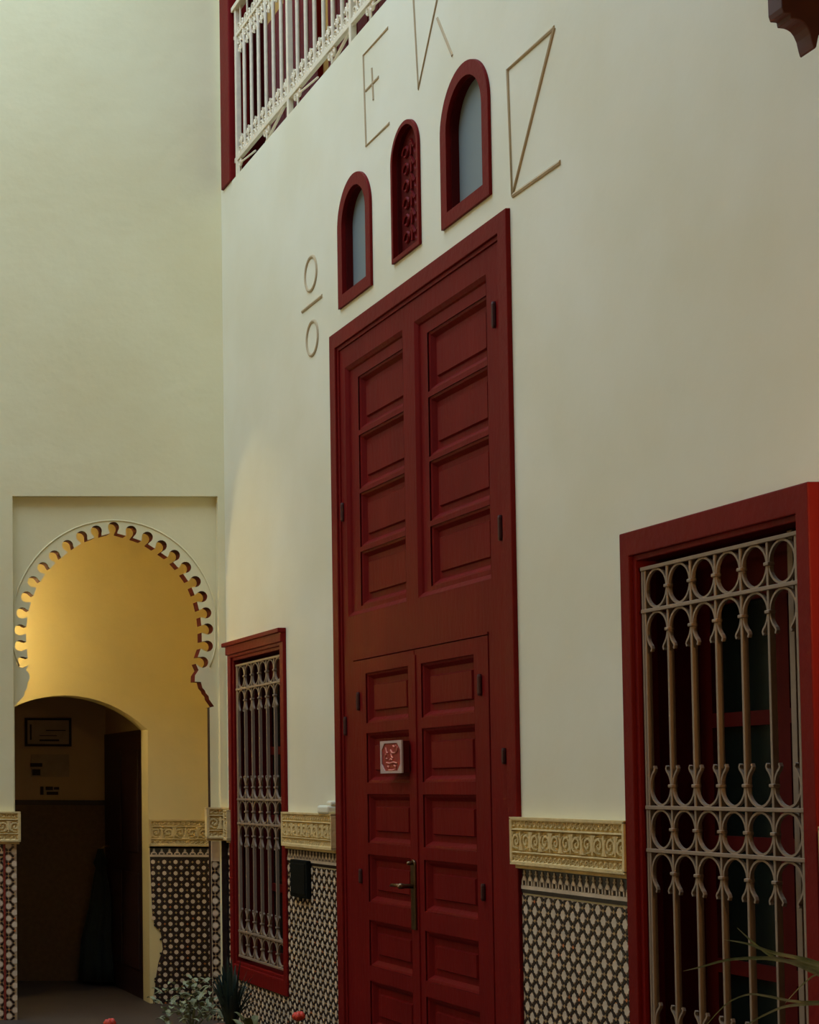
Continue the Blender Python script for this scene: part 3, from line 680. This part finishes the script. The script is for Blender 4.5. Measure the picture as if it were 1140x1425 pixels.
# railing
XR = XW + 0.03
rl = thing('gallery_railing', (XR, 9.2, GZ0), 'cream wrought iron railing with scrolls along the upper gallery', 'railing')
ZB, ZT = 4.115, 4.93
MB().box(XR - .014, XR + .014, 6.95, 11.40, ZB - .016, ZB + .016).build('lower_rail', M_rail, rl, bevel=.003)
MB().box(XR - .012, XR + .012, 6.95, 11.40, ZT - .012, ZT + .012).build('upper_rail', M_rail, rl, bevel=.003)
MB().box(XR - .028, XR + .028, 6.95, 11.40, 5.10, 5.135).build('hand_rail', M_rail, rl, bevel=.006)
MB().box(XR - .012, XR + .012, 6.95, 11.40, 5.235, 5.26).build('top_rail', M_rail, rl, bevel=.004)
SP = 0.1455; y0 = 11.355
def scroll(cy, cz, sy, sz, r=0.032, turns=1.4):
    pts = []
    for t in range(15):
        a = -PI / 2 + t / 14 * turns * 2 * PI; rr = r * (1 - 0.72 * t / 14); pts.append((XR, cy + sy * (rr * math.cos(a)), cz + sz * (r + rr * math.sin(a))))
    return pts
proto = None
for i in range(30):
    yy = y0 - i * SP
    if yy < 7.0: break
    if i % 7 == 0:
        MB().box(XR - .016, XR + .016, yy - .016, yy + .016, GZ0, 5.12).build('rail_post', M_rail, rl, bevel=.003)
    else:
        if proto is None:
            m = MB(); m.tube([(XR, yy, ZB - .01), (XR, yy, ZT + .01)], .0115, 8)
            for q in np.arange(.0, .12, .02): pass
            proto = m.build('rail_bar', M_rail, rl); py = yy
        else: dup(proto, rl, dy=yy - py)
m = MB()
for sy in (-1, 1):
    m.tube(scroll(y0 - SP * .5 + sy * .030, ZB + .012, sy, 1), .0065, 5)
    m.tube(scroll(y0 - SP * .5 + sy * .026, ZB + .085, -sy, 1, .022), .006, 5)
m.tube([(XR, y0 - SP * .5, ZB + .01), (XR, y0 - SP * .5, ZB + .14)], .006, 5)
sc0 = m.build('rail_scroll', M_rail, rl)
m = MB()
for sy in (-1, 1):
    m.tube(scroll(y0 - SP * .5 + sy * .030, ZT - .012, sy, -1), .0065, 5)
    m.tube(scroll(y0 - SP * .5 + sy * .026, ZT - .085, -sy, -1, .022), .006, 5)
    m.tube(scroll(y0 - SP * .5 + sy * .030, ZT + .012, sy, 1), .0065, 5)
m.tube([(XR, y0 - SP * .5, ZT - .14), (XR, y0 - SP * .5, ZT + .17)], .006, 5)
sc1 = m.build('rail_scroll', M_rail, rl)
for i in range(1, 29):
    if y0 - SP * (i + 1) < 6.95: break
    dup(sc0, rl, dy=-i * SP); dup(sc1, rl, dy=-i * SP)
fp = None
for q, yb in enumerate((11.34, 10.77, 10.20, 9.63, 9.06, 8.49, 7.92)):
    if fp is None:
        m = MB()
        for sy in (-1, 1): m.tube(scroll(yb + sy * .026, ZB - .010, sy, -1, .028), .008, 5)
        m.tube([(XR, yb, ZB), (XR, yb, GZ0)], .008, 5)
        fp = m.build('rail_foot', M_rail, rl)
    else: dup(fp, rl, dy=yb - 11.34)
st1 = MB().tube([(XR, 10.42, ZB - .01), (XR - .02, 10.72, GZ0 + .002)], .010, 6).build('rail_brace', M_rail, rl)
st2 = MB().tube([(XR, 10.18, ZB - .04), (XR - .02, 9.80, GZ0 + .03)], .006, 6).build('rail_brace', M_rail, rl)
for q in (1, 2): dup(st1, rl, dy=-1.14 * q); dup(st2, rl, dy=-1.14 * q)
dup(st2, rl, dy=1.14)

point_light('gallery_fill_light', (4.1, 13.4, 7.6), (1.0, 0.9, 0.75), 60, 0.1)  # added light without a fixture, brightens the gallery boards
# ------------------------------------------------------------------ dark wooden canopy bracket (top right)
cb = thing('canopy_bracket', (3.3, 5.25, 2.3), 'dark carved wooden canopy bracket high on the wall in the top right corner', 'bracket')
YBk = 5.25
out = [(3.205, 2.60), (3.207, 2.36), (3.212, 2.342), (3.231, 2.340), (3.233, 2.324), (3.252, 2.322), (3.262, 2.318), (3.272, 2.311), (3.281, 2.298), (3.289, 2.278), (3.294, 2.252), (3.298, 2.236), (3.302, 2.231), (3.307, 2.238), (3.312, 2.262), (3.318, 2.285), (3.340, 2.30), (XW, 2.305), (XW, 2.60)]
MB().prism(out, lambda a, b, d: (a, d, b), YBk, YBk + .07).build('bracket_board', mat('old_wood', (80, 36, 30), .6, .1, 12), cb, bevel=.003)
MB().box(2.6, XW, 3.6, YBk + .10, 2.60, 2.68).build('canopy_shelf', MATS['old_wood'], cb)

# ------------------------------------------------------------------ small things on the wall
bx = thing('meter_box', (XW, 10.2, -0.5), 'small black box fixed on the tiles under the middle frieze', 'box')
MB().box(XW - .036, XW - .009, 10.03, 10.31, -0.605, -0.39).build('box_body', M_box, bx, bevel=.006)
MB().box(XW - .041, XW - .035, 10.05, 10.29, -0.585, -0.41).build('box_cover', M_box, bx, bevel=.004)
MB().tube([(XW - .03, 10.15, -.60), (XW - .03, 10.15, -.625)], .01, 6).build('box_gland', M_box, bx)
jb = thing('junction_box', (XW, 9.70, -0.12), 'small white rounded box on the frieze end beside the door', 'box')
MB().box(XW - .055, XW, 9.625, 9.79, -0.122, -0.075).build('box_base', M_wall, jb, bevel=.012)
MB().box(XW - .035, XW, 9.625, 9.70, -0.08, -0.05).build('box_lid', M_wall, jb, bevel=.01)

# ------------------------------------------------------------------ plants
def blade(m, base, tip, sag, w, n=10, mi=0):
    b, t = Vector(base), Vector(tip); side = (t - b).cross(Vector((0, 0, 1)))
    side = side.normalized() if side.length > 1e-4 else Vector((0, 1, 0)); vs = []
    for i in range(n + 1):
        s = i / n; p = b.lerp(t, s) + Vector((0, 0, 1)) * (sag * 4 * s * (1 - s)); ww = w * (math.sin(PI * (0.12 + 0.86 * s)) ** .7) * (1 - s * .45)
        if i == n: ww = w * .02
        vs += [p - side * ww, p + Vector((0, 0, -ww * .45)), p + side * ww]
    fs = []
    for i in range(n): fs += [[i * 3, i * 3 + 1, i * 3 + 4, i * 3 + 3], [i * 3 + 1, i * 3 + 2, i * 3 + 5, i * 3 + 4]]
    m.add(vs, fs, mi)
def pot(t, x, y, r, h, z=FL):
    MB().lathe([(r * .68, 0), (r * .74, h * .1), (r * .95, h * .82), (r * 1.06, h * .84), (r * 1.06, h), (r * .92, h), (r * .9, h * .9)], (x, y, z), n=24).build('pot', M_pot, t, smooth=False)
    MB().lathe([(r * .9, h * .86), (r * .86, h * .92), (.01, h * .94)], (x, y, z), n=24).build('soil', M_soil, t)
def leafblade(t, name, base, tip, sag, w, mt):
    m = MB(); blade(m, base, tip, sag, w); return m.build(name, mt, t, recalc=False)
random.seed(3)
sp_ = thing('spiky_plant', (2.97, 10.2, FL), 'dark spiky leaved plant in a pot below the corner window', 'plant')
pot(sp_, 2.97, 10.2, .11, .16)
for k in range(70):
    a = random.uniform(0, 2 * PI); R = random.uniform(.03, .16); h = random.uniform(.14, .34) * (1.25 if R < .08 else 1)
    leafblade(sp_, 'leaf', (2.97 + .02 * math.cos(a), 10.2 + .02 * math.sin(a), FL + .15), (2.97 + R * math.cos(a), 10.2 + R * math.sin(a), FL + .13 + h), .05, .014, M_leafd)
leafblade(sp_, 'leaf', (2.98, 10.2, FL + .2), (3.075, 10.15, -0.97), .03, .006, M_leafd)
pp_ = thing('pale_plant', (2.86, 10.6, FL), 'pale grey green leafy plant in a pot before the alcove tiles', 'plant')
pot(pp_, 2.86, 10.6, .11, .10)
for k in range(120):
    a = random.uniform(0, 2 * PI); R = random.uniform(.02, .24); h = random.uniform(.03, .30) * (1.15 - R * 2.2); b_ = random.uniform(0, 2 * PI)
    bx_, by_, bz_ = 2.86 + R * math.cos(a), 10.6 + R * math.sin(a), FL + .10 + h
    leafblade(pp_, 'leaf', (bx_, by_, bz_), (bx_ + .06 * math.cos(b_), by_ + .06 * math.sin(b_), bz_ + random.uniform(-.02, .04)), .015, .020, M_leafp)
for k in range(14):
    a = k * 2.4; R = .03 + .012 * k
    MB().tube([(2.86, 10.6, FL + .08), (2.86 + R * .6 * math.cos(a), 10.6 + R * .6 * math.sin(a), FL + .2), (2.86 + R * math.cos(a), 10.6 + R * math.sin(a), FL + .30 - R * .6)], .004, 5).build('stem', M_leafp, pp_)
def flower_pot(x, y, ztop, nfl, label, nleaf=26):
    t = thing('flowering_plant', (x, y, FL), label, 'plant')
    pot(t, x, y, .12, .18); random.seed(int(x * 100))
    hh = ztop - FL
    for k in range(nleaf):
        a = random.uniform(0, 2 * PI); R = random.uniform(.04, .17); h = random.uniform(.4, .98) * (hh - .02)
        if h < .2: h = .2
        leafblade(t, 'leaf', (x + R * .4 * math.cos(a), y + R * .4 * math.sin(a), FL + h - .05), (x + R * math.cos(a), y + R * math.sin(a), FL + h), .02, .022, M_leafo)
    for k in range(nfl):
        a = k * 2.4; R = .02 + .035 * k if nfl > 1 else 0; fx, fy, fz = x + .03 + R * math.cos(a), y + R * math.sin(a), ztop + .0 - .02 * k
        MB().tube([(x, y, FL + .16), (fx, fy, fz - .02)], .004, 5).build('stem', M_leafo, t)
        m = MB()
        for q in range(9):
            b_ = q * 2.399; m.lathe([(.003, 0), (.014, .010), (.017, .022), (.006, .040)], (fx + .016 * math.cos(b_) * (q > 2), fy + .016 * math.sin(b_) * (q > 2), fz - .02 + .004 * (q % 3)), n=7)
        m.build('blossom', M_flower, t, smooth=True)
flower_pot(2.80, 8.6, -1.085, 1, 'red flowering potted plant before the tiles left of the door')
flower_pot(1.895, 8.6, -1.125, 1, 'red flowering potted plant before the dark passage', 10)
flower_pot(2.70, 8.9, -1.07, 0, 'olive leafed potted plant below the corner window')
# long arching leaves, lower right, from a pot beyond the frame
pm = thing('strap_leaf_plant', (3.05, 4.55, FL), 'tall potted plant with long arching strap leaves at lower right', 'plant')
pot(pm, 3.05, 4.55, .16, .36)
MB().tube([(3.05, 4.55, FL + .34), (3.05, 4.55, -0.72)], .022, 8).build('stem', M_leafo, pm)
def arcleaf(pts, w, mt=M_leafg):
    P = [Vector(p) for p in pts]; n = 22; m = MB(); vs = []; K_ = len(P) - 1
    def cr(u):
        i = min(int(u), K_ - 1); s = u - i; p0, p1, p2, p3 = P[max(i - 1, 0)], P[i], P[i + 1], P[min(i + 2, K_)]
        return 0.5 * ((2 * p1) + (p2 - p0) * s + (2 * p0 - 5 * p1 + 4 * p2 - p3) * s * s + (3 * p1 - p0 - 3 * p2 + p3) * s ** 3)
    for i in range(n + 1):
        s = i / n; p = cr(s * K_); t = cr(min(s * K_ + .05, K_)) - cr(max(s * K_ - .05, 0)); side = t.cross(Vector((0.25, .8, .55))).normalized()
        ww = w * min(1, .5 + s * 2) * (1 - s ** 2.2) + .0006
        vs += [p - side * ww, p + Vector((0, 1, 0)) * ww * .5, p + side * ww]
    fs = []
    for i in range(n): fs += [[i * 3, i * 3 + 1, i * 3 + 4, i * 3 + 3], [i * 3 + 1, i * 3 + 2, i * 3 + 5, i * 3 + 4]]
    m.add(vs, fs); m.build('leaf', mt, pm, recalc=False)
B0 = (3.05, 4.55, -0.74)
arcleaf([B0, (2.95, 4.58, -0.50), (2.84, 4.6, -0.435), (2.722, 4.6, -0.407), (2.66, 4.6, -0.385), (2.600, 4.6, -0.375)], .007)
arcleaf([B0, (2.97, 4.58, -0.52), (2.84, 4.6, -0.450), (2.74, 4.6, -0.425), (2.69, 4.6, -0.395), (2.635, 4.6, -0.345)], .006)
arcleaf([B0, (2.96, 4.58, -0.53), (2.84, 4.6, -0.462), (2.74, 4.6, -0.424), (2.62, 4.6, -0.425), (2.54, 4.6, -0.445), (2.495, 4.6, -0.456)], .007)
arcleaf([B0, (3.00, 4.55, -0.62), (2.90, 4.6, -0.54), (2.78, 4.6, -0.532), (2.70, 4.6, -0.517), (2.655, 4.6, -0.515), (2.60, 4.6, -0.541), (2.54, 4.6, -0.605)], .0045)
arcleaf([B0, (3.02, 4.56, -0.60), (2.93, 4.6, -0.47), (2.845, 4.6, -0.460), (2.80, 4.6, -0.485), (2.752, 4.6, -0.535)], .004)
arcleaf([B0, (3.00, 4.55, -0.66), (2.90, 4.6, -0.55), (2.78, 4.6, -0.54), (2.70, 4.6, -0.565), (2.61, 4.6, -0.62)], .007)
arcleaf([B0, (2.98, 4.6, -0.60), (2.88, 4.65, -0.46), (2.76, 4.65, -0.43), (2.70, 4.65, -0.43)], .010)
arcleaf([B0, (3.15, 4.4, -0.50), (3.25, 4.2, -0.50), (3.3, 4.05, -0.62)], .008)
arcleaf([B0, (3.05, 4.3, -0.50), (3.0, 4.1, -0.45), (2.95, 3.9, -0.55)], .008)
